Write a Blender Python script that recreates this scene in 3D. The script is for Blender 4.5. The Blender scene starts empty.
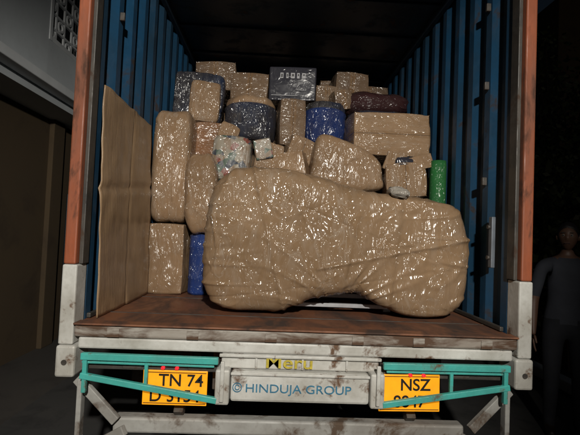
import bpy, math, random
from mathutils import Vector, Matrix, noise
random.seed(7)
S=bpy.context.scene
COL=S.collection
S.view_settings.view_transform='Standard'; S.view_settings.look='None'; S.view_settings.exposure=0

# ---------------------------------------------------------------- materials
def newmat(name):
    m=bpy.data.materials.new(name); m.use_nodes=True
    nt=m.node_tree; b=nt.nodes['Principled BSDF']
    return m,nt,b
def N(nt,t,**k):
    n=nt.nodes.new(t)
    for a,v in k.items():
        if a in n.inputs.keys(): n.inputs[a].default_value=v
        else: setattr(n,a,v)
    return n
def coords(nt,scale=(1,1,1),rot=(0,0,0),loc=(0,0,0)):
    tc=N(nt,'ShaderNodeTexCoord'); mp=N(nt,'ShaderNodeMapping')
    mp.inputs['Scale'].default_value=scale; mp.inputs['Rotation'].default_value=rot; mp.inputs['Location'].default_value=loc
    nt.links.new(tc.outputs['Object'],mp.inputs['Vector']); return mp.outputs['Vector']
def noise_n(nt,vec,scale,detail=4,dist=0,rough=.55):
    n=N(nt,'ShaderNodeTexNoise'); n.inputs['Scale'].default_value=scale
    n.inputs['Detail'].default_value=detail; n.inputs['Distortion'].default_value=dist
    n.inputs['Roughness'].default_value=rough
    nt.links.new(vec,n.inputs['Vector']); return n.outputs['Fac']
def rng(nt,val,a,b,c=0,d=1):
    n=N(nt,'ShaderNodeMapRange'); n.clamp=True
    for i,v in zip(range(1,5),(a,b,c,d)): n.inputs[i].default_value=v
    nt.links.new(val,n.inputs[0]); return n.outputs[0]
def mth(nt,op,a,b=None):
    n=N(nt,'ShaderNodeMath',operation=op)
    for i,v in enumerate((a,b)):
        if v is None: continue
        if isinstance(v,(int,float)): n.inputs[i].default_value=v
        else: nt.links.new(v,n.inputs[i])
    return n.outputs[0]
def mix(nt,fac,a,b):
    n=N(nt,'ShaderNodeMix',data_type='RGBA')
    for idx,v in ((0,fac),(6,a),(7,b)):
        if isinstance(v,(int,float)): n.inputs[idx].default_value=v
        elif isinstance(v,tuple): n.inputs[idx].default_value=(*v,1)
        else: nt.links.new(v,n.inputs[idx])
    return n.outputs[2]
def bump(nt,h,st,dist):
    n=N(nt,'ShaderNodeBump'); n.inputs['Strength'].default_value=st; n.inputs['Distance'].default_value=dist
    nt.links.new(h,n.inputs['Height']); return n.outputs['Normal']

def wrapmat(name,c1,c2,stretch=(1,1,1),haze=.3,coat=1.0,st=.8,rot=(0,0,0),tape=None):
    """paper / card / fabric under stretched clear film: dull base + glossy creased clear layer"""
    m,nt,b=newmat(name)
    v0=coords(nt); v=coords(nt,stretch,rot)
    # each object gets its own offset so no two parcels share a pattern
    oi=N(nt,'ShaderNodeObjectInfo'); off=mth(nt,'MULTIPLY',oi.outputs['Random'],37.0)
    va=N(nt,'ShaderNodeVectorMath',operation='ADD'); nt.links.new(v,va.inputs[0]); nt.links.new(off,va.inputs[1]); v=va.outputs[0]
    vb=N(nt,'ShaderNodeVectorMath',operation='ADD'); nt.links.new(v0,vb.inputs[0]); nt.links.new(off,vb.inputs[1]); vo=vb.outputs[0]
    big=noise_n(nt,vo,2.2,5); col=mix(nt,rng(nt,big,.36,.64),c1,c2)
    fine=noise_n(nt,vo,26,3); col=mix(nt,rng(nt,fine,.4,.75,0,.22),col,tuple(x*.55 for x in c2))
    tone=rng(nt,oi.outputs['Random'],0,1,0,.35); col=mix(nt,tone,col,tuple(x*.75 for x in c2))
    if tape is not None:
        sp=N(nt,'ShaderNodeSeparateXYZ'); nt.links.new(v0,sp.inputs[0])
        ax=mth(nt,'ABSOLUTE',sp.outputs[tape])
        col=mix(nt,rng(nt,ax,.024,.0255,.5,0),col,(.20,.11,.045))
        col=mix(nt,rng(nt,ax,.0015,.003,.8,0),col,(.05,.03,.02))
    mask=rng(nt,noise_n(nt,vo,2.6,2,.6),.40,.62,.22,1.0)
    a=noise_n(nt,v,3.4,3,1.2)
    crease=rng(nt,mth(nt,'ABSOLUTE',mth(nt,'SUBTRACT',a,.5)),0,.020,1,0)
    a2=noise_n(nt,v,9.5,2,.8)
    crease2=rng(nt,mth(nt,'ABSOLUTE',mth(nt,'SUBTRACT',a2,.48)),0,.04,1,0)
    hz=mth(nt,'MULTIPLY',mth(nt,'ADD',mth(nt,'ADD',mth(nt,'MULTIPLY',crease,.4),mth(nt,'MULTIPLY',crease2,.2)),mth(nt,'MULTIPLY',rng(nt,a2,.48,.7),.3)),mth(nt,'MULTIPLY',mask,haze))
    col=mix(nt,hz,col,(.60,.57,.52))
    nt.links.new(col,b.inputs['Base Color'])
    b.inputs['Roughness'].default_value=.8
    b.inputs['Specular IOR Level'].default_value=.2
    hf=mth(nt,'MULTIPLY',mth(nt,'ADD',mth(nt,'MULTIPLY',crease,.16),mth(nt,'ADD',mth(nt,'MULTIPLY',a2,.42),mth(nt,'MULTIPLY',crease2,.08))),mask)
    h=mth(nt,'ADD',mth(nt,'MULTIPLY',a,1.1),hf)
    nt.links.new(bump(nt,h,st,.08),b.inputs['Coat Normal'])
    b.inputs['Coat Weight'].default_value=coat
    nt.links.new(rng(nt,mask,.2,1,.24,.13),b.inputs['Coat Roughness'])
    b.inputs['Coat IOR'].default_value=1.62
    return m
def paint(name,c,rust=(.10,.045,.02),lo=.56,hi=.62,scale=6,rough=.5,dirt=(.12,.10,.08),stretch=(1,1,1),dirtamt=.6):
    m,nt,b=newmat(name); v=coords(nt,stretch)
    n1=noise_n(nt,v,scale,7,.4,.65); n2=noise_n(nt,v,scale*.35,4)
    n3=noise_n(nt,v,scale*6,3)
    col=mix(nt,mth(nt,'MULTIPLY',rng(nt,n2,.35,.7),dirtamt),c,dirt)
    col=mix(nt,mth(nt,'MULTIPLY',rng(nt,n3,.45,.7),.25*dirtamt),col,dirt)
    ch=rng(nt,n1,lo,hi); col=mix(nt,ch,col,rust)
    nt.links.new(col,b.inputs['Base Color'])
    nt.links.new(rng(nt,n1,lo-.1,hi,rough,.9),b.inputs['Roughness'])
    nt.links.new(bump(nt,n1,.25,.01),b.inputs['Normal'])
    return m
def plain(name,c,rough=.6,var=.3,scale=12,metal=0,emit=None,es=0):
    m,nt,b=newmat(name); v=coords(nt)
    n=noise_n(nt,v,scale,4)
    col=mix(nt,rng(nt,n,.3,.7),c,tuple(x*(1-var) for x in c))
    nt.links.new(col,b.inputs['Base Color'])
    b.inputs['Roughness'].default_value=rough; b.inputs['Metallic'].default_value=metal
    if emit: b.inputs['Emission Color'].default_value=(*emit,1); b.inputs['Emission Strength'].default_value=es
    return m

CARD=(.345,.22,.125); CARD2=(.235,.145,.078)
M_sofa=wrapmat('card_film_sofa',(.32,.205,.115),(.235,.148,.08),(2.0,1,.75),.34,rot=(0,.45,0))
M_cardV=wrapmat('card_film_vert',CARD,CARD2,(3,3,.7),.38,tape=0)
M_cardH=wrapmat('card_film_horiz',CARD,CARD2,(.8,.8,2.6),.34,rot=(0,.25,0),tape=2)
M_cardX=wrapmat('card_film_diag',CARD,CARD2,(2.8,1.5,.8),.42,rot=(0,.7,0))
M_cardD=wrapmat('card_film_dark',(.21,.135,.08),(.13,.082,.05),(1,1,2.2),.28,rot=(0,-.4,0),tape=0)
M_or=wrapmat('card_film_orange',(.29,.14,.07),(.21,.11,.055),(1,1,2),.3)
M_blue=wrapmat('blue_film',(.01,.05,.25),(.01,.025,.11),(2.5,2.5,.9),.16)
M_dblue=wrapmat('darkblue_film',(.014,.03,.08),(.03,.025,.022),(2.5,2.5,.9),.26)
M_mar=wrapmat('maroon_film',(.045,.010,.012),(.03,.012,.012),(1,1,2.5),.06,.5)
M_black=wrapmat('black_film',(.018,.018,.03),(.03,.03,.04),(1,1,1),.05,.4,.2)
M_green=wrapmat('green_mat',(.02,.16,.035),(.015,.10,.03),(2,2,.5),.1,.3)
M_film=wrapmat('bunched_film',(.36,.33,.29),(.22,.19,.15),(3,3,1),.6)
def sheetmat():
    m,nt,b=newmat('bare_cardboard'); v=coords(nt)
    n=noise_n(nt,v,4,6); f=noise_n(nt,coords(nt,(1,40,1)),3,3)
    col=mix(nt,rng(nt,n,.3,.7),(.40,.265,.15),(.27,.175,.095))
    col=mix(nt,rng(nt,f,.4,.65,0,.3),col,(.2,.125,.07))
    st=noise_n(nt,coords(nt,(1,2,.8)),2.2,4,.8); col=mix(nt,rng(nt,st,.52,.70,0,.5),col,(.15,.095,.055))
    nt.links.new(col,b.inputs['Base Color']); b.inputs['Roughness'].default_value=.5
    b.inputs['Coat Weight'].default_value=.5; b.inputs['Coat Roughness'].default_value=.25
    nt.links.new(bump(nt,mth(nt,'ADD',n,mth(nt,'MULTIPLY',f,.3)),.5,.02),b.inputs['Normal']); return m
M_sheet=sheetmat()
M_bluewall=paint('blue_container_paint',(.010,.062,.135),lo=.60,hi=.68,scale=4,rough=.5,dirt=(.015,.035,.055),dirtamt=.8,rust=(.035,.028,.028))
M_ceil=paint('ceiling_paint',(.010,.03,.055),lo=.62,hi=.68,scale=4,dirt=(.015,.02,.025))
M_orange=paint('orange_paint',(.34,.085,.032),rust=(.07,.03,.018),lo=.50,hi=.63,scale=9,rough=.5,dirt=(.12,.05,.028),stretch=(1,1,.3),dirtamt=.9)
M_white=paint('white_paint',(.64,.64,.61),rust=(.13,.075,.045),lo=.57,hi=.66,scale=8,rough=.5,dirt=(.27,.25,.21),dirtamt=.85)
M_sill=paint('worn_sill',(.42,.40,.36),rust=(.09,.05,.03),lo=.43,hi=.58,scale=5,rough=.6,dirt=(.16,.11,.08),stretch=(.5,1,2.2),dirtamt=.9)
M_teal=paint('teal_paint',(.06,.45,.40),rust=(.12,.08,.05),lo=.58,hi=.67,scale=12,rough=.4,dirt=(.07,.22,.19),dirtamt=.7)
M_floor=paint('rusty_floor',(.18,.065,.03),rust=(.05,.028,.02),lo=.42,hi=.62,scale=4,rough=.42,dirt=(.25,.11,.055),stretch=(1,.5,1),dirtamt=.8)
M_chassis=paint('chassis',(.02,.02,.02),rust=(.05,.03,.02),scale=5)
M_under=paint('underrun_paint',(.40,.40,.38),rust=(.09,.06,.04),lo=.52,hi=.64,scale=6,dirt=(.14,.12,.10),dirtamt=.8)
M_plate=plain('plate_yellow_glow',(.9,.36,.012),.35,.25,14,emit=(1,.36,.01),es=.5)  # unlit plates given a weak glow so the yellow looks brighter
M_ink=plain('plate_ink',(.012,.012,.012),.5)
M_inkb=plain('blue_lettering',(.05,.22,.36),.5,.5,30)
M_inky=plain('yellow_lettering',(.60,.48,.06),.5,.4,40)
M_red=plain('red_lamp',(.5,.01,.01),.2,emit=(1,.02,.03),es=1.2)
M_tyre=plain('tyre',(.02,.02,.02),.85)
M_grey=plain('galvanised',(.15,.17,.20),.5,metal=.3)
M_wht=plain('white_print',(.42,.42,.44),.5)

# ---------------------------------------------------------------- mesh helpers
def link(o,parent=None):
    COL.objects.link(o)
    if parent: o.parent=parent
    return o
def empty(name,loc=(0,0,0)):
    e=bpy.data.objects.new(name,None); e.location=loc; e.empty_display_size=.2; COL.objects.link(e); return e
def mesh(name,vs,fs,mat=None,parent=None,loc=(0,0,0),rot=(0,0,0),smooth=False):
    me=bpy.data.meshes.new(name); me.from_pydata([tuple(v) for v in vs],[],fs); me.update()
    o=bpy.data.objects.new(name,me); o.location=loc; o.rotation_euler=rot
    if mat: me.materials.append(mat)
    if smooth:
        for p in me.polygons: p.use_smooth=True
    return link(o,parent)
def box(name,x0,x1,y0,y1,z0,z1,mat,parent=None,bev=.006,rot=None):
    cx,cy,cz=(x0+x1)/2,(y0+y1)/2,(z0+z1)/2; hx,hy,hz=abs(x1-x0)/2,abs(y1-y0)/2,abs(z1-z0)/2
    vs=[(a*hx,b*hy,c*hz) for a in(-1,1) for b in(-1,1) for c in(-1,1)]
    fs=[(0,1,3,2),(4,6,7,5),(0,4,5,1),(2,3,7,6),(0,2,6,4),(1,5,7,3)]
    o=mesh(name,vs,fs,mat,parent,(cx,cy,cz),rot or (0,0,0))
    if bev:
        b=o.modifiers.new('b','BEVEL'); b.width=bev; b.segments=2
    return o
def tube(name,p0,p1,r,mat,parent=None,n=16):
    p0=Vector(p0);p1=Vector(p1);d=p1-p0;L=d.length
    q=d.to_track_quat('Z','Y')
    vs=[];fs=[]
    for k,z in enumerate((0,L)):
        for i in range(n):
            a=2*math.pi*i/n; vs.append(q@Vector((r*math.cos(a),r*math.sin(a),z)))
    for i in range(n): fs.append((i,(i+1)%n,n+(i+1)%n,n+i))
    fs.append(tuple(range(n))[::-1]); fs.append(tuple(range(n,2*n)))
    o=mesh(name,vs,fs,mat,parent,p0); 
    for p in o.data.polygons[:n]: p.use_smooth=True
    return o
def sqbar(name,p0,p1,w,h,mat,parent=None):
    p0=Vector(p0);p1=Vector(p1);d=p1-p0
    o=box(name,-w/2,w/2,-h/2,h/2,-d.length/2,d.length/2,mat,parent,.004)
    o.location=(p0+p1)/2; o.rotation_euler=d.to_track_quat('Z','Y').to_euler(); return o
def lathe(name,prof,mat,parent=None,loc=(0,0,0),rot=(0,0,0),n=48,wob=0):
    vs=[];fs=[]
    for r,z in prof:
        for i in range(n):
            a=2*math.pi*i/n
            rr=r+(wob*noise.noise(Vector((math.cos(a)*3+loc[0]*7,math.sin(a)*3,z*9))) if wob and r>0.02 else 0)
            vs.append((rr*math.cos(a),rr*math.sin(a),z))
    for k in range(len(prof)-1):
        for i in range(n): fs.append((k*n+i,k*n+(i+1)%n,(k+1)*n+(i+1)%n,(k+1)*n+i))
    return mesh(name,vs,fs,mat,parent,loc,rot,True)
def crumple(p,seed,amp,sc=4.0,st=(1,1,1)):
    """soft unevenness of card plus a few thin sharp folds"""
    q=Vector((p.x*st[0],p.y*st[1],p.z*st[2]))+Vector((seed*3.7,seed*1.3,seed*2.1))
    g=noise.noise(q*1.8); e=noise.noise(q*sc)
    f=abs(noise.noise(q*sc*.8+Vector((5,5,5)))); f2=abs(noise.noise(q*sc*1.9+Vector((9,1,5))))
    fold=max(0,1-f/.07); fold2=max(0,1-f2/.09)
    return amp*(1.3*g+.35*e-.45*fold-.18*fold2)
def wbox(name,x0,x1,y0,y1,z0,z1,mat,rot=(0,0,0),r=.018,amp=.008,seed=None,bulge=.012,cuts=30,parent=None,st=(1,1,1),taper=0):
    """box-shaped parcel with softened corners, slight bulging, folded skin"""
    import bmesh
    seed=random.random()*50 if seed is None else seed
    h=Vector((abs(x1-x0)/2,abs(y1-y0)/2,abs(z1-z0)/2))
    bm=bmesh.new(); bmesh.ops.create_cube(bm,size=2)
    bmesh.ops.subdivide_edges(bm,edges=bm.edges[:],cuts=cuts,use_grid_fill=True)
    r=min(r,min(h)*.9)
    for v in bm.verts:
        u=v.co.copy()
        u=Vector([math.copysign(abs(c)**.75,c) for c in u])
        p=Vector((u.x*h.x,u.y*h.y,u.z*h.z))
        q=Vector([max(-h[i]+r,min(h[i]-r,p[i])) for i in range(3)])
        d=p-q
        n=d.normalized() if d.length>1e-6 else Vector((0,0,1))
        p=q+n*r
        b=bulge*(1-u.x**2 if abs(u.x)<1 else 1)*(1-u.z**2 if abs(u.z)<1 else 1)*(1-u.y**2 if abs(u.y)<1 else 1)
        p+=n*(b+crumple(p,seed,amp,4.5,st))
        if taper: p.x*=1-taper*(u.z+1)/2
        v.co=p
    me=bpy.data.meshes.new(name); bm.to_mesh(me); bm.free()
    for p in me.polygons: p.use_smooth=True
    me.materials.append(mat)
    o=bpy.data.objects.new(name,me); o.location=((x0+x1)/2,(y0+y1)/2,(z0+z1)/2); o.rotation_euler=[math.radians(a) for a in rot]
    return link(o,parent)
def catmull(pts,n):
    out=[];L=len(pts);per=max(2,n//L)
    for i in range(L):
        p0,p1,p2,p3=[Vector(pts[(i+k)%L]) for k in(-1,0,1,2)]
        for j in range(per):
            t=j/per
            out.append(.5*((2*p1)+(-p0+p2)*t+(2*p0-5*p1+4*p2-p3)*t*t+(-p0+3*p1-3*p2+p3)*t**3))
    return out
def blob(name,outline,yc,front,back,mat,p=4,seed=1,amp=.01,parent=None,sc=4,n=200,m=80,st=(1,1,1),rot=(0,0,0),extra=None):
    cx=sum(a for a,b in outline)/len(outline); cz=sum(b for a,b in outline)/len(outline)
    ol=catmull([(a-cx,b-cz) for a,b in outline],n); n=len(ol)
    vs=[];fs=[]
    for k in range(m+1):
        t=math.pi*k/m
        s=abs(math.sin(t))**(2/p); c=abs(math.cos(t))**(2/p)
        if k<=m/2 and k<m*.25: 
            s=(k/(m*.25))*abs(math.sin(math.pi*.25))**(2/p); c=(max(0,1-s**p))**(1/p)
        y=-front*c if k<=m/2 else back*c
        if k in(0,m): s=.002
        for q in ol: vs.append(Vector((q.x*s,y,q.y*s)))
    for k in range(m):
        for i in range(n): fs.append((k*n+i,(k+1)*n+i,(k+1)*n+(i+1)%n,k*n+(i+1)%n))
    o=mesh(name,vs,fs,mat,parent,(cx,yc,cz),[math.radians(a) for a in rot],True)
    me=o.data; nor=[v.normal.copy() for v in me.vertices]
    for v,nn in zip(me.vertices,nor):
        e=extra(v.co+Vector((cx,0,cz))) if extra and v.co.y<back*.3 else 0
        v.co=v.co+nn*(crumple(v.co,seed,amp,sc,st)+e)
    me.update(); return o
def rrect(x0,x1,z0,z1,k=.18):
    w=(x1-x0)*k;h=(z1-z0)*k
    return [(x0,z0+h),(x0,(z0+z1)/2),(x0,z1-h),(x0+w,z1),((x0+x1)/2,z1),(x1-w,z1),(x1,z1-h),(x1,(z0+z1)/2),(x1,z0+h),(x1-w,z0),((x0+x1)/2,z0),(x0+w,z0)]
def text(name,s,size,loc,mat,parent,ext=.0015,sx=1,bold=0.0):
    c=bpy.data.curves.new(name,'FONT'); c.body=s; c.size=size; c.extrude=ext; c.align_x='CENTER'; c.align_y='CENTER'; c.offset=bold
    c.materials.append(mat); o=bpy.data.objects.new(name,c); o.location=loc; o.rotation_euler=(math.pi/2,0,0); o.scale=(sx,1,1)
    return link(o,parent)

# ---------------------------------------------------------------- truck
T=empty('truck')
FZ=1.15; TOP=3.56; L=6.0; WX=1.15
def corr(name,side):
    prof=[];y=.08
    while y<L:
        for dy,dx in((0,0),(.07,0),(.105,.036),(.175,.036)):
            prof.append((y+dy,dx))
        y+=.21+.035
    vs=[];fs=[]
    for y,dx in prof:
        x=side*(WX+dx); vs+= [(x,y,FZ-.02),(x,y,TOP)]
    for i in range(len(prof)-1): fs.append((2*i,2*i+1,2*i+3,2*i+2))
    o=mesh(name,vs,fs,M_bluewall,T); s=o.modifiers.new('s','SOLIDIFY'); s.thickness=.003; return o
corr('side_wall',-1); corr('side_wall',1)
prof=[];x=-WX
vs=[];fs=[]
while x<WX:
    for dx,dy in((0,0),(.07,0),(.105,.036),(.175,.036)): prof.append((min(x+dx,WX),dy))
    x+=.245-.035
for x,dy in prof: vs+=[(x,L-.1+dy,FZ),(x,L-.1+dy,TOP)]
for i in range(len(prof)-1): fs.append((2*i,2*i+1,2*i+3,2*i+2))
mesh('front_wall',vs,fs,M_bluewall,T)
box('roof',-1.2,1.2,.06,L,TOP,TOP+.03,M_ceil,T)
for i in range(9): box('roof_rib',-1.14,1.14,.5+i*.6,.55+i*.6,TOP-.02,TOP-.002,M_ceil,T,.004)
for s in(-1,1): box('top_rail',s*1.15,s*1.11,.1,L-.12,TOP-.07,TOP-.003,M_ceil,T,.005)
for s in(-1,1): box('bottom_rail',s*1.147,s*1.125,.1,L-.12,FZ+.004,FZ+.03,M_chassis,T,.005)
box('header',-1.22,1.22,-.03,.1,TOP-.05,TOP+.16,M_orange,T)
box('floor',-1.15,1.15,.035,L-.1,FZ-.05,FZ,M_floor,T,.003)
for i in range(7): 
    box('floor_seam',-1.13,1.13,.30+i*.62,.308+i*.62,FZ-.01,FZ+.003,M_chassis,T,.001)
# rear posts
for s in(-1,1):
    zt=1.45
    box('rear_post',s*1.222,s*1.162,-.035,.07,zt,TOP-.052,M_orange,T,.008)
    box('post_gasket',s*1.161,s*1.140,.0,.075,zt,TOP-.052,M_chassis,T,.004)
    box('post_foot',s*1.224,s*1.150,-.04,.08,1.045,zt-.002,M_white,T,.008)
    box('corner_casting',s*1.226,s*1.13,-.055,.12,.885,1.043,M_white,T,.012)
    tube('casting_hole',(s*1.18,-.058,.96),(s*1.18,-.04,.96),.014,M_chassis,T)
for s in(-1,1): box('outer_rail',s*1.22,s*1.19,.1,L,1.02,1.17,M_orange,T)
# sill
box('sill',-1.148,1.148,-.04,.03,1.085,1.148,M_sill,T,.012)
box('sill_lip',-1.147,1.147,-.055,.028,1.148,1.158,M_floor,T,.003)
box('sill_low',-1.128,1.128,-.03,.03,1.025,1.083,M_white,T,.010)
for x in (-.95,-.55,-.15,.3,.62,.98):
    box('sill_pad',x-.03,x+.03,-.046,-.041,1.09,1.135,M_sill,T,.002)
# centre panel
box('centre_panel',-.40,.42,-.02,.05,.945,1.023,M_white,T,.008)
box('centre_rib',-.41,.43,-.04,-.021,1.005,1.022,M_white,T,.005)
box('centre_beam',-.345,.365,-.06,.04,.79,.942,M_white,T,.014)
box('centre_beam_lip',-.345,.365,-.072,-.061,.925,.940,M_white,T,.004)
for x in(-.385,.402):
    box('bracket',x-.036,x+.036,-.085,.03,.78,.955,M_white,T,.010)
    box('bracket_web',x-.010,x+.010,-.10,-.086,.80,1.0,M_white,T,.004)
for x in(-.22,.02,.25): box('panel_rib',x-.006,x+.006,-.03,-.021,.948,1.002,M_white,T,.003)
text('centre_lettering','Meru',.09,(-.05,-.034,.985),M_inky,T,sx=1.3,bold=.0008)
text('beam_lettering','HINDUJA GROUP',.060,(.0,-.063,.86),M_inkb,T,sx=1.16)
text('beam_mark','\u00a9',.065,(-.31,-.063,.86),M_inkb,T)
# teal guard frames
for s in(-1,1):
    xi=.43 if s>0 else -.41; xe=1.09*s
    sqbar('guard_top',(xi,-.07,.995),(xe,-.07,1.0),.028,.034,M_teal,T)
    sqbar('guard_top2',(xi+s*.02,-.06,.964),(xe,-.06,.968),.008,.014,M_teal,T)
    sqbar('guard_low',(xi,-.075,.80),(xe,-.07,.905),.024,.030,M_teal,T)
    sqbar('guard_end',(xe-s*.02,-.065,.82),(xe-s*.02,-.065,.985),.022,.026,M_teal,T)
    sqbar('guard_mid',(xi+s*.36,-.055,.85),(xi+s*.36,-.055,.985),.018,.022,M_teal,T)
    sqbar('guard_back',(xi,.0,.955),(xe,.0,.955),.06,.06,M_chassis,T)
    for k in(0,.07):
        box('tail_lamp',s*.60-.02+s*k-.009,s*.60-.02+s*k+.009,-.056,-.034,.938,.952,M_red,T,.005)
    for x in(.52,.85): box('lamp_housing',s*x-.05,s*x+.05,-.033,-.001,.93,.975,M_chassis,T,.006)
def plate(x0,x1,z0,z1,l1,l2,rot):
    p=empty('number_plate',((x0+x1)/2,-.035,(z0+z1)/2)); p.parent=T; p.rotation_euler=(0,math.radians(rot),0)
    w=(x1-x0)/2;h=(z1-z0)/2
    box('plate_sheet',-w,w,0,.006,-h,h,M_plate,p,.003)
    box('plate_rim_t',-w+.006,w-.006,-.003,-.0005,h-.012,h-.009,M_ink,p,0); box('plate_rim_b',-w+.006,w-.006,-.003,-.0005,-h+.009,-h+.012,M_ink,p,0)
    text('plate_line',l1,.085,(0.03,-.003,h*.42),M_ink,p,bold=.001); text('plate_line',l2,.085,(0,-.003,-h*.48),M_ink,p,bold=.001)
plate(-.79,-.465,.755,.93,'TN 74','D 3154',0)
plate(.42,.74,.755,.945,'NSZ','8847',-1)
# under structure
box('underrun_bar',-.95,.90,.02,.10,.585,.665,M_under,T,.012)
for s in(-1,1):
    sqbar('underrun_strut',(s*.62,.06,.67),(s*.62,.30,.93),.05,.07,M_chassis,T)
    sqbar('side_strut',(s*.92,-.01,.66),(s*1.14,.02,.86),.030,.05,M_under,T)
    sqbar('low_strut',(s*.88,.0,.61),(s*1.14,.10,.44),.03,.05,M_under,T)
    sqbar('drop_leg',(s*1.11,.0,.5),(s*1.11,.0,.87),.025,.05,M_under,T)
    box('chassis_rail',s*.36,s*.46,.13,L+1.6,.78,1.02,M_chassis,T)
    box('mudguard',s*.66,s*1.16,1.0,1.02,.45,1.0,M_chassis,T,.004)
for i in range(9): box('cross_member',-1.18,1.18,.25+i*.65,.33+i*.65,1.03,1.095,M_chassis,T,.004)
def wheel(x,y,w=.26):
    prof=[(.0,-w/2+.06),(.22,-w/2+.05),(.27,-w/2),(.44,-w/2),(.49,-w/2+.04),(.50,0),(.49,w/2-.04),(.44,w/2),(.27,w/2),(.22,w/2-.05),(0,w/2-.06)]
    lathe('wheel',prof,M_tyre,T,(x,y,.5),(0,math.pi/2,0))
for y in(1.9,6.9):
    for s in(-1,1):
        wheel(s*.98,y)
        if y<3: wheel(s*.69,y)
    tube('axle',(-.9,y,.5),(.9,y,.5),.07,M_chassis,T)
lathe('differential',[(0,-.16),(.12,-.14),(.19,0),(.12,.14),(0,.16)],M_chassis,T,(0,1.9,.5),(0,math.pi/2,0))
M_cab=paint('cab_paint',(.45,.12,.03),scale=5)
M_glass=plain('cab_glass',(.02,.03,.04),.1)
wbox('cab',-1.18,1.18,L+.25,L+2.0,.75,2.75,M_cab,r=.12,amp=0,bulge=.02,parent=T)
box('windscreen',-1.0,1.0,L+2.01,L+2.04,1.75,2.5,M_glass,T,.02)
for s in(-1,1): box('cab_window',s*1.2,s*1.215,L+.9,L+1.7,1.75,2.45,M_glass,T,.02)
box('lashing_plate',1.116,1.140,.20,.24,1.50,1.80,M_grey,T,.005)
for z in(1.56,1.74): tube('plate_bolt',(1.10,.222,z),(1.118,.222,z),.012,M_chassis,T)
for z in(2.0,2.6,3.1):
    box('lashing_ring',1.118,1.146,.33,.35,z,z+.05,M_chassis,T,.004); box('lashing_ring',-1.146,-1.118,.33,.35,z+.3,z+.35,M_chassis,T,.004)

# ---------------------------------------------------------------- cargo
sofa=empty('wrapped_sofa')
out=[(-.575,1.30),(-.585,1.477),(-.565,1.778),(-.505,1.965),(-.35,2.045),(-.14,2.04),(.08,1.985),(.27,1.925),(.48,1.915),(.66,1.925),(.870,1.895),(1.01,1.83),(1.07,1.663),(1.08,1.484),(1.05,1.27),(.92,1.17),(.71,1.165),(.521,1.235),(.35,1.33),(.10,1.30),(-.12,1.19),(-.397,1.175),(-.515,1.215)]
def sofa_extra(p):
    e=0
    w=math.exp(-((p.x-.22)/.22)**2); e-=.04*w
    ln=p.x-(.60+.10*(p.z-1.6)); e+=.012*(1/(1+math.exp(-ln*260)))-.004
    ln2=p.z-(1.47+.22*(p.x-.2)); 
    if p.x>.1: e-=.010*math.exp(-(ln2/.012)**2)
    ln3=p.x+.18+.25*(p.z-1.6); e-=.012*math.exp(-(ln3/.010)**2)
    # edges of the wound film bands
    for a,b,c in((.55,-.25,1.62),(-.35,.1,1.78),(.15,.6,1.42),(-.9,-.4,1.55),(.9,.8,1.70)):
        l=p.z-c-a*(p.x-b)+.02*noise.noise(Vector((p.x*3,c,1))); e+=.0035*math.exp(-(l/.006)**2)
    dx,dz=p.x-.24,p.z-1.25; rr=math.hypot(dx,dz); an=math.atan2(dz,dx)
    f=abs(noise.noise(Vector((an*2.6,rr*.8,4.2)))); e-=.016*max(0,1-f/.11)*math.exp(-rr/.45)*min(1,rr/.2)
    f=abs(noise.noise(Vector((p.z*9,p.x*1.5,8.1)))); e-=.010*max(0,1-f/.15)*(math.exp(-((p.x-1.02)/.25)**2)+math.exp(-((p.x+.52)/.2)**2))
    return e
blob('wrapped_body',out,.55,.24,.42,M_sofa,p=6.5,seed=3,amp=.015,parent=sofa,sc=3,n=460,m=220,extra=sofa_extra)
for x in(-.35,-.1,.62,.9): box('sofa_leg',x-.025,x+.025,.6,.65,1.151,1.26,M_wht,sofa,.004)
box('sofa_rail',-.15,.75,.50,.53,1.19,1.215,M_wht,sofa,.004)
box('sofa_rail',-.15,.75,.66,.69,1.23,1.26,M_wht,sofa,.004)
wbox('film_bunch',.54,.65,.30,.42,1.905,1.955,M_film,rot=(0,10,0),amp=.03,r=.03,parent=sofa)
wbox('film_bunch',-.50,-.40,.40,.5,1.92,1.99,M_film,rot=(0,-30,0),amp=.03,r=.03,parent=sofa)
# cardboard sheet leaning on left wall
vs=[];fs=[];ny,nz=60,60
for i in range(ny+1):
    for j in range(nz+1):
        y=.10+.95*i/ny; z=FZ+.004+1.275*j/nz
        x=-1.095-.03*j/nz+.012*noise.noise(Vector((y*2.5,z*2,0)))+.006*noise.noise(Vector((y*9,z*7,3)))
        x-=.012*max(0,1-abs(j-33-i*.08)/1.5)+.008*max(0,1-abs(i-28-j*.10)/1.3)
        if i==0: y+=.012*noise.noise(Vector((0,0,z*8)))
        if i==ny: y+=.018*noise.noise(Vector((4,0,z*6)))
        if j==nz: z+=.016*noise.noise(Vector((4,y*7,0)))
        vs.append((x,y,z))
for i in range(ny):
    for j in range(nz):
        a=i*(nz+1)+j; fs.append((a,a+1,a+nz+2,a+nz+1))
o=mesh('cardboard_sheet',vs,fs,M_sheet,None,smooth=True); s=o.modifiers.new('s','SOLIDIFY'); s.thickness=.006
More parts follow.
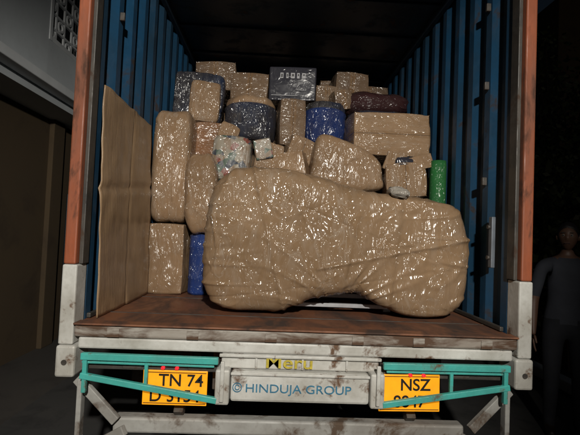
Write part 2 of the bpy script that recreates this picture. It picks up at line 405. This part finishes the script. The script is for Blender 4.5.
# left stack
wbox('cardboard_box',-1.13,-.83,1.08,1.5,1.155,1.69,M_cardX,rot=(0,0,-4),amp=.009)
lathe('plastic_drum',[(0,0),(.075,0),(.085,.02),(.085,.12),(.09,.13),(.085,.14),(.085,.36),(.09,.37),(.085,.38),(.082,.46),(.05,.48),(0,.48)],M_blue,None,(-.725,1.15,1.152),wob=.006)
blob('wrapped_bundle',rrect(-1.14,-.845,1.71,2.60,.12),1.30,.18,.2,M_cardX,p=5,seed=5,amp=.014,st=(1,1,.5),sc=5,n=150,m=80)
blob('wrapped_bundle',rrect(-.84,-.60,1.63,2.23,.20),1.10,.13,.15,M_cardX,p=3.8,seed=8,amp=.012,st=(1,1,.5),sc=5,n=150,m=80,rot=(0,-3,0))
wbox('cardboard_box',-.88,-.63,1.42,1.8,2.24,2.57,M_or,rot=(0,0,3))
wbox('wrapped_chair',-1.13,-.70,1.58,2.0,2.60,3.06,M_dblue,rot=(0,4,6),amp=.022,r=.05)
wbox('cardboard_box',-.96,-.69,1.52,1.8,2.60,2.98,M_cardX,rot=(0,3,5),amp=.016,r=.04)
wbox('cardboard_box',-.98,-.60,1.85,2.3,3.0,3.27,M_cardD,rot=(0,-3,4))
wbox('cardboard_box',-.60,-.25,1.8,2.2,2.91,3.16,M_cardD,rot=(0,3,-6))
def drum(x0,x1,z0,z1,y,mat,lid,name='plastic_drum',tilt=0):
    r=(x1-x0)/2;h=z1-z0;e=empty(name,((x0+x1)/2,y+r,z0)); e.rotation_euler=(0,math.radians(tilt),0)
    lathe('barrel',[(0,0),(r*.9,0),(r*.97,h*.08),(r,h*.3),(r*1.02,h*.34),(r,h*.38),(r,h*.7),(r*1.02,h*.74),(r*.99,h*.78),(r*.9,h*.84)],mat,e,wob=.012)
    lathe('lid',[(r*.93,h*.80),(r*.96,h*.86),(r*.9,h*.97),(r*.5,h*1.02),(0,h*1.03)],lid,e,wob=.02)
drum(-.64,-.18,2.46,2.84,1.40,M_dblue,M_cardX)
drum(.07,.44,2.46,2.83,1.42,M_blue,M_dblue,tilt=2)
wbox('cardboard_box',-.16,.06,1.5,1.8,2.43,2.84,M_cardD,rot=(0,0,8))
wbox('cardboard_box',-.66,-.50,1.38,1.5,2.42,2.56,M_cardX,rot=(0,20,8))
bag=empty('printed_bag')
m,nt,b=newmat('printed_bag'); v=coords(nt)
vo=N(nt,'ShaderNodeTexVoronoi'); vo.inputs['Scale'].default_value=19; nt.links.new(v,vo.inputs['Vector'])
cr=N(nt,'ShaderNodeValToRGB'); cr.color_ramp.interpolation='CONSTANT'
els=cr.color_ramp.elements; els[0].color=(.30,.26,.20,1); els[1].position=.35; els[1].color=(.09,.13,.10,1)
for p,c in((.5,(.22,.06,.04,1)),(.58,(.26,.19,.13,1)),(.82,(.05,.06,.08,1))):
    e=els.new(p); e.color=c
sep=N(nt,'ShaderNodeSeparateColor'); nt.links.new(vo.outputs['Color'],sep.inputs[0]); nt.links.new(sep.outputs[0],cr.inputs[0])
nn=noise_n(nt,coords(nt,(3,3,1)),6,3,1); cc=mix(nt,rng(nt,nn,.5,.65,0,.4),cr.outputs[0],(.45,.43,.4))
nt.links.new(cc,b.inputs['Base Color']); b.inputs['Coat Weight'].default_value=1; b.inputs['Coat Roughness'].default_value=.13
nt.links.new(bump(nt,noise_n(nt,v,8,3,1),.9,.08),b.inputs['Coat Normal'])
M_bag=m
wbox('bag_body',-.66,-.37,1.15,1.45,2.06,2.41,M_bag,rot=(0,4,-5),amp=.02,r=.05,parent=bag)
# centre lumps
wbox('cardboard_box',-.36,-.14,1.2,1.5,2.10,2.39,M_cardX,rot=(3,8,12),amp=.014)
wbox('cardboard_box',-.15,.11,1.18,1.5,2.06,2.30,M_cardX,rot=(0,-12,-14),amp=.014)
wbox('cardboard_box',-.08,.14,1.35,1.6,2.23,2.46,M_cardV,rot=(0,18,10),amp=.014)
wbox('wrapped_picture_frame',-.34,-.20,1.16,1.19,2.24,2.40,M_bag,rot=(6,-14,5),amp=.003,r=.006,bulge=.002,cuts=12)
# dark printed box
pb=empty('printed_box',(-.035,1.72,3.02)); pb.rotation_euler=(0,0,math.radians(-4))
wbox('carton',-.215,.215,-.1,.25,-.155,.155,M_black,r=.012,amp=.003,bulge=.002,parent=pb)
for i,wd in enumerate((.014,.010,.018,.012,.016)):
    x=-.10+i*.050
    box('icon',x-wd,x+wd,-.111,-.108,.045,.095,M_wht,pb,.0); box('icon_inner',x-wd*.5,x+wd*.6,-.113,-.1115,.055+.004*i,.085,M_ink,pb,0)
text('print','FRAGILE',.026,(.08,-.112,-.06),M_wht,pb); box('stripe',-.19,.05,-.111,-.108,-.115,-.110,M_wht,pb,0)
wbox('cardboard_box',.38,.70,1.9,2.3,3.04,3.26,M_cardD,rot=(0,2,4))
# quilts
blob('folded_quilt',rrect(.46,1.08,2.79,3.01,.2),1.85,.25,.3,M_mar,p=3,seed=12,amp=.02,sc=5,n=140,m=60)
blob('folded_quilt',rrect(.50,1.05,2.66,2.82,.2),1.80,.27,.3,M_dblue,p=3,seed=14,amp=.015,sc=5,n=140,m=60)
wbox('cardboard_box',.45,1.09,1.22,1.7,2.33,2.68,M_cardH,rot=(0,-1,3),amp=.012,r=.02)
blob('wrapped_carton',[(.13,2.03),(.12,2.23),(.14,2.39),(.21,2.45),(.40,2.40),(.57,2.33),(.67,2.24),(.69,2.12),(.68,2.03),(.42,2.0)],1.22,.17,.25,M_cardX,p=6,seed=21,amp=.012,sc=5,n=150,m=60)
ob=empty('open_carton')
wbox('carton_body',.71,1.01,.98,1.3,1.97,2.23,M_cardV,rot=(0,-4,-8),amp=.010,parent=ob)
wbox('carton_flap',.68,.84,1.02,1.04,2.17,2.31,M_cardX,rot=(20,12,10),amp=.004,r=.006,bulge=0,cuts=10,parent=ob)
wbox('carton_flap',.86,1.04,.97,.99,2.18,2.30,M_cardX,rot=(-15,-14,-6),amp=.004,r=.006,bulge=0,cuts=10,parent=ob)
wbox('dark_contents',.77,.96,1.0,1.2,2.18,2.27,M_black,amp=.012,parent=ob)
lathe('rolled_mat',[(0,0),(.055,0),(.062,.02),(.060,.5),(.062,1.06),(.058,1.10),(.045,1.10),(.045,1.07),(.030,1.07),(.030,1.10),(.016,1.10),(0,1.08)],M_green,None,(1.08,.97,1.153),wob=.004)
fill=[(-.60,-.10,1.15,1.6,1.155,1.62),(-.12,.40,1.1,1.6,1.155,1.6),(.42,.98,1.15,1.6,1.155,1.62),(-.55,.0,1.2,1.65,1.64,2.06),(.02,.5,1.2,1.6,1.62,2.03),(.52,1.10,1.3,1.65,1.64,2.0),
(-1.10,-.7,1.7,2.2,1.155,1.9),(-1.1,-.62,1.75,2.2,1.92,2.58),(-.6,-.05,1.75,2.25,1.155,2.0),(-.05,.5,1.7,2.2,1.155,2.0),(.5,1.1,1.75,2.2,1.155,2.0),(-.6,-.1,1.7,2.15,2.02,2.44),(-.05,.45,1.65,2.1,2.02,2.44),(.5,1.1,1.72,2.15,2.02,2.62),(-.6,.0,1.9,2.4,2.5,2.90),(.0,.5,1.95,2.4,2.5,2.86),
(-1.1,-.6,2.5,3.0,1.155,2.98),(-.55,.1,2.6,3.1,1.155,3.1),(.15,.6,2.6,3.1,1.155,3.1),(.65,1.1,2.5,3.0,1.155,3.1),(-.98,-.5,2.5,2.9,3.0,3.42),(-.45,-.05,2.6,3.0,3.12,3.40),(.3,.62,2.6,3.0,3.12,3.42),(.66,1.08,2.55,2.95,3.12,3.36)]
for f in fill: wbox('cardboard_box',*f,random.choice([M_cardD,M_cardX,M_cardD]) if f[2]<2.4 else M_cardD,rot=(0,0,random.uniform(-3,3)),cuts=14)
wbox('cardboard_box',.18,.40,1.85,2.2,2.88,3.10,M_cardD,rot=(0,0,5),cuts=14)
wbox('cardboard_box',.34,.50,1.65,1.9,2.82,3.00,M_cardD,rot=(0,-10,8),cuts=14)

# ---------------------------------------------------------------- house at the left
H=empty('plastered_house')
M_plast=paint('grey_plaster',(.70,.75,.78),rust=(.4,.42,.43),lo=.62,hi=.75,scale=2,rough=.9,dirt=(.48,.51,.53),dirtamt=.6)
M_yel=paint('ochre_plaster',(.10,.068,.035),rust=(.06,.04,.025),lo=.5,hi=.7,scale=1.5,rough=.9,dirt=(.075,.055,.035))
M_whiteb=plain('white_ledge',(.80,.83,.85),.8,.15,3)
M_dark=plain('dark_recess',(.012,.015,.02),.4)
XW=-2.76
wy0,wy1,wz0,wz1=2.6,3.75,3.72,5.1
box('upper_wall_a',XW-4,XW,-8,wy0,3.24,6.6,M_plast,H,0)
box('upper_wall_b',XW-4,XW,wy1,14,3.24,6.6,M_plast,H,0)
box('upper_wall_c',XW-.25,XW,wy0,wy1,3.24,wz0,M_plast,H,0)
box('upper_wall_d',XW-.25,XW,wy0,wy1,wz1,6.6,M_plast,H,0)
box('recess',XW-.30,XW-.26,wy0,wy1,wz0,wz1,M_dark,H,0)
xl=XW-.03
for y in(wy0+.03,wy1-.03): box('frame',xl-.03,xl+.04,y-.03,y+.03,wz0,wz1,M_whiteb,H,.004)
for z in(wz0+.03,wz1-.03): box('frame',xl-.03,xl+.035,wy0+.06,wy1-.06,z-.03,z+.03,M_whiteb,H,.004)
n=6
for i in range(1,n): 
    y=wy0+(wy1-wy0)*i/n; box('bar',xl-.01,xl+.01,y-.014,y+.014,wz0+.06,wz1-.06,M_whiteb,H,0)
for i in range(1,8):
    z=wz0+(wz1-wz0)*i/8; box('bar',xl-.013,xl+.013,wy0+.06,wy1-.06,z-.014,z+.014,M_whiteb,H,0)
for i in range(n):
    for j in range(8):
        if (i+j)%2: continue
        y=wy0+(wy1-wy0)*(i+.5)/n; z=wz0+(wz1-wz0)*(j+.5)/8
        vs=[];fs=[]
        for k in range(16):
            a=k*math.pi/8
            for rr in(.04,.065): vs.append((0,rr*math.cos(a),rr*math.sin(a)))
        for k in range(16): fs.append((2*k,2*k+1,(2*k+3)%32,(2*k+2)%32))
        o=mesh('lattice_ring',vs,fs,M_whiteb,H,(xl+.016,y,z)); s=o.modifiers.new('s','SOLIDIFY'); s.thickness=.02
box('sunshade',XW+.002,XW+.45,wy0-.3,wy1+.3,5.45,5.53,M_whiteb,H)
box('ledge',XW-.02,XW+.14,-8,14,3.14,3.238,M_whiteb,H,.01)
box('floor_slab',XW-4,XW-.021,-8,14,3.05,3.235,M_plast,H,0)  # solid slab under the upper wall, same plaster as the wall
box('lower_wall',XW-4,XW-.45,-8,14,0,3.049,M_yel,H,0)
box('lower_doorway',XW-.452,XW-.43,4.2,5.2,0,2.1,M_dark,H,.004)
for y in(-1,3.6,7): box('pilaster',XW-.449,XW-.38,y,y+.3,0,3.048,M_yel,H,.01)
tube('conduit',(XW+.05,.2,4.45),(XW+.05,2.35,4.30),.035,M_whiteb,H)

# ---------------------------------------------------------------- ground
M_ground=paint('ground_dirt',(.06,.055,.05),rust=(.035,.03,.028),lo=.5,hi=.7,scale=1.2,rough=.95,dirt=(.08,.07,.06))
M_road=paint('asphalt',(.05,.05,.05),rust=(.03,.03,.03),lo=.5,hi=.7,scale=3,rough=.9,dirt=(.07,.065,.06))
mesh('ground',[(-150,-150,0),(150,-150,0),(150,150,0),(-150,150,0)],[(0,1,2,3)],M_ground)
mesh('road',[(-2.3,-60,.004),(3.2,-60,.004),(3.2,60,.004),(-2.3,60,.004)],[(0,1,2,3)],M_road)
box('kerb',3.2,3.35,-30,40,0,.12,M_plast,None,.01)
bw=empty('boundary_wall'); box('wall_body',5.2,5.4,-3,14,0,1.5,M_yel,bw); box('wall_coping',5.15,5.45,-3,14,1.502,1.58,M_yel,bw)
fb=empty('apartment_building'); 
box('body',8,16,10,22,0,9,M_yel,fb,0)
M_lit=plain('lit_curtain',(.2,.3,.35),.8,emit=(.35,.65,.75),es=.3)
for (x,z,mm) in((8.8,2.6,M_dark),(10.9,2.6,M_lit),(13,2.6,M_dark),(8.8,5.6,M_dark),(10.9,5.6,M_dark),(13,5.6,M_dark)):
    box('window',x,x+1.1,9.95,9.998,z,z+1.2,mm,fb,0); box('sill',x-.1,x+1.2,9.85,9.998,z-.1,z-.01,M_plast,fb,0)
    box('mullion',x+.53,x+.57,9.93,9.949,z,z+1.2,M_whiteb,fb,0)

# ---------------------------------------------------------------- trees
M_bark=plain('bark',(.07,.05,.035),.9)
M_leaf=plain('leaf',(.09,.12,.035),.5,.5,2.5)
def tree(name,loc,h,cr,cz,nc,seed):
    rd=random.Random(seed); T2=empty(name,loc)
    vs=[];fs=[]
    def limb(a,b,r0,r1):
        a=Vector(a);b=Vector(b);q=(b-a).to_track_quat('Z','Y');k0=len(vs);m=8
        for p,r in((a,r0),(b,r1)):
            for i in range(m): t=2*math.pi*i/m; vs.append(p+q@Vector((r*math.cos(t),r*math.sin(t),0)))
        for i in range(m): fs.append((k0+i,k0+(i+1)%m,k0+m+(i+1)%m,k0+m+i))
    fork=(rd.uniform(-.1,.1),rd.uniform(-.1,.1),h*.4)
    limb((0,0,0),fork,.16,.11)
    cl=[]
    for i in range(nc):
        while True:
            u=Vector((rd.uniform(-1,1),rd.uniform(-1,1),rd.uniform(-1,1)))
            if .25<u.length<1: break
        cl.append(Vector((u.x*cr,u.y*cr,cz+u.z*(h-cz))))
    for c in cl[::3]:
        mid=(Vector(fork)+c)/2+Vector((rd.uniform(-.1,.1),rd.uniform(-.1,.1),.1))
        limb(fork,mid,.05,.03); limb(mid,c,.03,.01)
    mesh('trunk',vs,fs,M_bark,T2)
    lv=[];lf=[]
    for c in cl:
        rr=rd.uniform(.22,.5)
        for k in range(70):
            p=c+Vector((rd.gauss(0,1),rd.gauss(0,1),rd.gauss(0,.8)))*rr*.5
            d=Vector((rd.gauss(0,1),rd.gauss(0,1),rd.gauss(-.4,.7))).normalized(); s=d.cross(Vector((rd.gauss(0,1),rd.gauss(0,1),rd.gauss(0,1)))).normalized()
            l=rd.uniform(.09,.17);w=l*.28;i0=len(lv)
            lv+= [p,p+d*l*.5+s*w,p+d*l,p+d*l*.5-s*w]; lf.append((i0,i0+1,i0+2,i0+3))
    mesh('foliage',lv,lf,M_leaf,T2)
tree('broadleaf_tree',(3.9,4.6,0),3.5,1.1,2.4,55,1)
tree('broadleaf_tree',(6.3,7.5,0),6.5,2.2,4.3,80,2)
tree('broadleaf_tree',(4.6,9.5,0),5.0,1.7,3.2,70,5)
tree('shrub',(3.9,3.4,0),1.9,.6,1.2,22,3)

# ---------------------------------------------------------------- person
M_skin=plain('skin',(.14,.075,.05),.5,.15); M_shirt=plain('shirt',(.045,.05,.065),.85,.3,8); M_trous=plain('trousers',(.02,.022,.03),.85); M_hair=plain('hair',(.012,.01,.01),.6); M_shoe=plain('shoe',(.03,.02,.015),.5); M_eye=plain('eye_white',(.3,.28,.26),.3)
def skinmesh(name,V,E,R,root,mats,assign,parent,sub=2):
    me=bpy.data.meshes.new(name); me.from_pydata(V,E,[]); me.update()
    o=bpy.data.objects.new(name,me); COL.objects.link(o)
    sm=o.modifiers.new('sk','SKIN'); ss=o.modifiers.new('ss','SUBSURF'); ss.levels=sub; ss.render_levels=sub
    sl=me.skin_vertices[0].data if me.skin_vertices else None
    if sl is None: return o
    for i,r in enumerate(R):
        sl[i].radius=r if isinstance(r,tuple) else (r,r); sl[i].use_root=(i==root)
    dg=bpy.context.evaluated_depsgraph_get(); ev=o.evaluated_get(dg); nm=bpy.data.meshes.new_from_object(ev)
    bpy.data.objects.remove(o)
    nm.materials.clear()
    for m in mats: nm.materials.append(m)
    for p in nm.polygons:
        p.use_smooth=True; p.material_index=assign(p.center)
    o=bpy.data.objects.new(name,nm); link(o,parent); return o
P=empty('standing_man',(2.44,1.45,0)); P.rotation_euler=(0,0,math.radians(-22)); P.scale=(1.03,1.03,1.03)
V=[(0,0,.95),(0,.01,1.12),(0,0,1.30),(0,.01,1.44),(0,.0,1.52),(0,-.01,1.58)]
R=[(.15,.11),(.145,.105),(.17,.115),(.12,.09),(.055,.055),(.052,.055)]
E=[(0,1),(1,2),(2,3),(3,4),(4,5)]
for s in(-1,1):
    b=len(V)
    V+=[(s*.10,0,.88),(s*.105,-.02,.50),(s*.11,.02,.11),(s*.115,-.06,.045),(s*.12,-.16,.035)]
    R+=[(.095,.1),(.065,.068),(.048,.05),(.045,.04),(.04,.03)]
    E+=[(0,b),(b,b+1),(b+1,b+2),(b+2,b+3),(b+3,b+4)]
    b=len(V)
    V+=[(s*.19,.0,1.42),(s*.245,.02,1.13),(s*.255,-.05,.88),(s*.255,-.065,.82)]
    R+=[(.062,.065),(.045,.047),(.030,.028),(.034,.018)]
    E+=[(3,b),(b,b+1),(b+1,b+2),(b+2,b+3)]
def asg(c):
    if c.z<.09: return 3
    if c.z<.96 and abs(c.x)<.21: return 2
    if c.z>1.495: return 0
    if abs(c.x)>.2 and c.z<1.15: return 0
    return 1
skinmesh('body',V,E,R,0,[M_skin,M_shirt,M_trous,M_shoe],asg,P)
for s in(-1,1):
    for k,(dy,ln) in enumerate(((-.030,.075),(-.010,.085),(.010,.080),(.028,.062))):
        y=-.065+dy
        skinmesh('finger',[(s*.255,y*.9,.80),(s*.257,y,.77),(s*.25,y-.004,.77-ln*.5),(s*.238,y-.01,.77-ln)],[(0,1),(1,2),(2,3)],[.010,.0095,.0085,.007],0,[M_skin],lambda c:0,P,1)
    skinmesh('thumb',[(s*.25,-.085,.83),(s*.245,-.112,.80),(s*.238,-.118,.765)],[(0,1),(1,2)],[.012,.010,.008],0,[M_skin],lambda c:0,P,1)
vs=[];fs=[];a=36;bq=28
def headpt(th,ph):
    x=math.sin(ph)*math.cos(th);y=math.sin(ph)*math.sin(th);z=math.cos(ph)
    X=x*.076;Y=y*.096;Z=z*.118
    if z<0: X*=1+.28*z; Y*=1+.12*z
    f=max(0,-y)
    Y-=.020*math.exp(-((x/.16)**2))*math.exp(-(((z+.10)/.18)**2))*(f>0.3)
    Y-=.006*math.exp(-((x/.3)**2))*math.exp(-(((z+.52)/.08)**2))*(f>0.3)
    for sx in(-1,1): Y+=.010*math.exp(-(((x-sx*.38)/.18)**2))*math.exp(-(((z-.10)/.12)**2))*(f>0.3)
    return (X,Y,Z)
for j in range(bq+1):
    for i in range(a): vs.append(headpt(2*math.pi*i/a,math.pi*j/bq))
for j in range(bq):
    for i in range(a): fs.append((j*a+i,(j+1)*a+i,(j+1)*a+(i+1)%a,j*a+(i+1)%a))
hd=mesh('head',vs,fs,M_skin,P,(0,-.02,1.675),smooth=True); hd.rotation_euler=(0,0,math.radians(-15))
hv=[];hf=[]
for j in range(17):
    for i in range(a):
        th=2*math.pi*i/a; front=max(0,-math.sin(th)); lim=math.pi*(.62-.33*front**.7)
        x,y,z=headpt(th,lim*j/16); k=1.10 if j<15 else 1.03
        hv.append((x*k,y*k+.004,z*k+.004*noise.noise(Vector((x*60,y*60,z*60)))))
for j in range(16):
    for i in range(a): hf.append((j*a+i,(j+1)*a+i,(j+1)*a+(i+1)%a,j*a+(i+1)%a))
mesh('hair',hv,hf,M_hair,hd,smooth=True)
for s in(-1,1):
    lathe('eye',[(0,-.011),(.008,-.007),(.011,0),(.008,.007),(0,.011)],M_eye,hd,(s*.029,-.080,.012),n=16)
    lathe('iris',[(0,-.005),(.005,-.002),(.005,.002),(0,.005)],M_hair,hd,(s*.029,-.089,.012),n=12)
    lathe('ear',[(0,-.03),(.012,-.022),(.016,0),(.011,.02),(0,.03)],M_skin,hd,(s*.075,.005,-.002),n=14)
    box('eyebrow',s*.029-.015,s*.029+.015,-.094,-.086,.031,.036,M_hair,hd,.001)
box('mouth',-.022,.022,-.0955,-.088,-.056,-.051,plain('lips',(.09,.035,.03),.5),hd,.001)

# ---------------------------------------------------------------- lights, world, camera
lampo=empty('street_lamp',(.2,-5.6,0))
tube('pole',(0,0,0),(0,0,3.5),.06,M_grey,lampo); tube('arm',(0,0,3.45),(0,.6,3.6),.03,M_grey,lampo)
box('lamp_head',-.12,.12,.5,.85,3.60,3.68,M_grey,lampo,.02)
ld=bpy.data.lights.new('lamp_light','SPOT'); ld.energy=1400; ld.spot_size=math.radians(55); ld.spot_blend=.72; ld.shadow_soft_size=.08; ld.color=(1,.95,.86)
lo=bpy.data.objects.new('lamp_light',ld); lo.location=(0,.7,3.55); link(lo,lampo)
tgt=Vector((-.42,.5,2.0)); src=Vector((.2,-4.9,3.55))
lo.rotation_euler=(tgt-src).to_track_quat('-Z','Y').to_euler()
el=12
sd=bpy.data.lights.new('sun','SUN'); sd.energy=.02; sd.angle=math.radians(.5); sd.color=(1,.93,.85)
so=bpy.data.objects.new('sun',sd); so.rotation_euler=(math.radians(90-el),0,math.radians(12)); so.location=(0,-10,10); link(so)
w=bpy.data.worlds.new('World'); S.world=w; w.use_nodes=True; nt=w.node_tree
sk=nt.nodes.new('ShaderNodeTexSky'); sk.sky_type='NISHITA'; sk.sun_disc=False; sk.sun_elevation=math.radians(el); sk.sun_rotation=math.radians(180-12)
nt.links.new(sk.outputs[0],nt.nodes['Background'].inputs[0]); nt.nodes['Background'].inputs[1].default_value=.002
cd=bpy.data.cameras.new('camera'); cd.sensor_width=36; cd.lens=27; cd.clip_end=500; cd.clip_start=.05
co=bpy.data.objects.new('camera',cd); link(co)
R3=Matrix.Rotation(math.radians(-2.2),4,'Z')@Matrix.Rotation(math.radians(92.15),4,'X')@Matrix.Rotation(math.radians(2.4),4,'Z')
co.matrix_world=Matrix.Translation((-.165,-2.3,1.65))@R3
S.camera=co
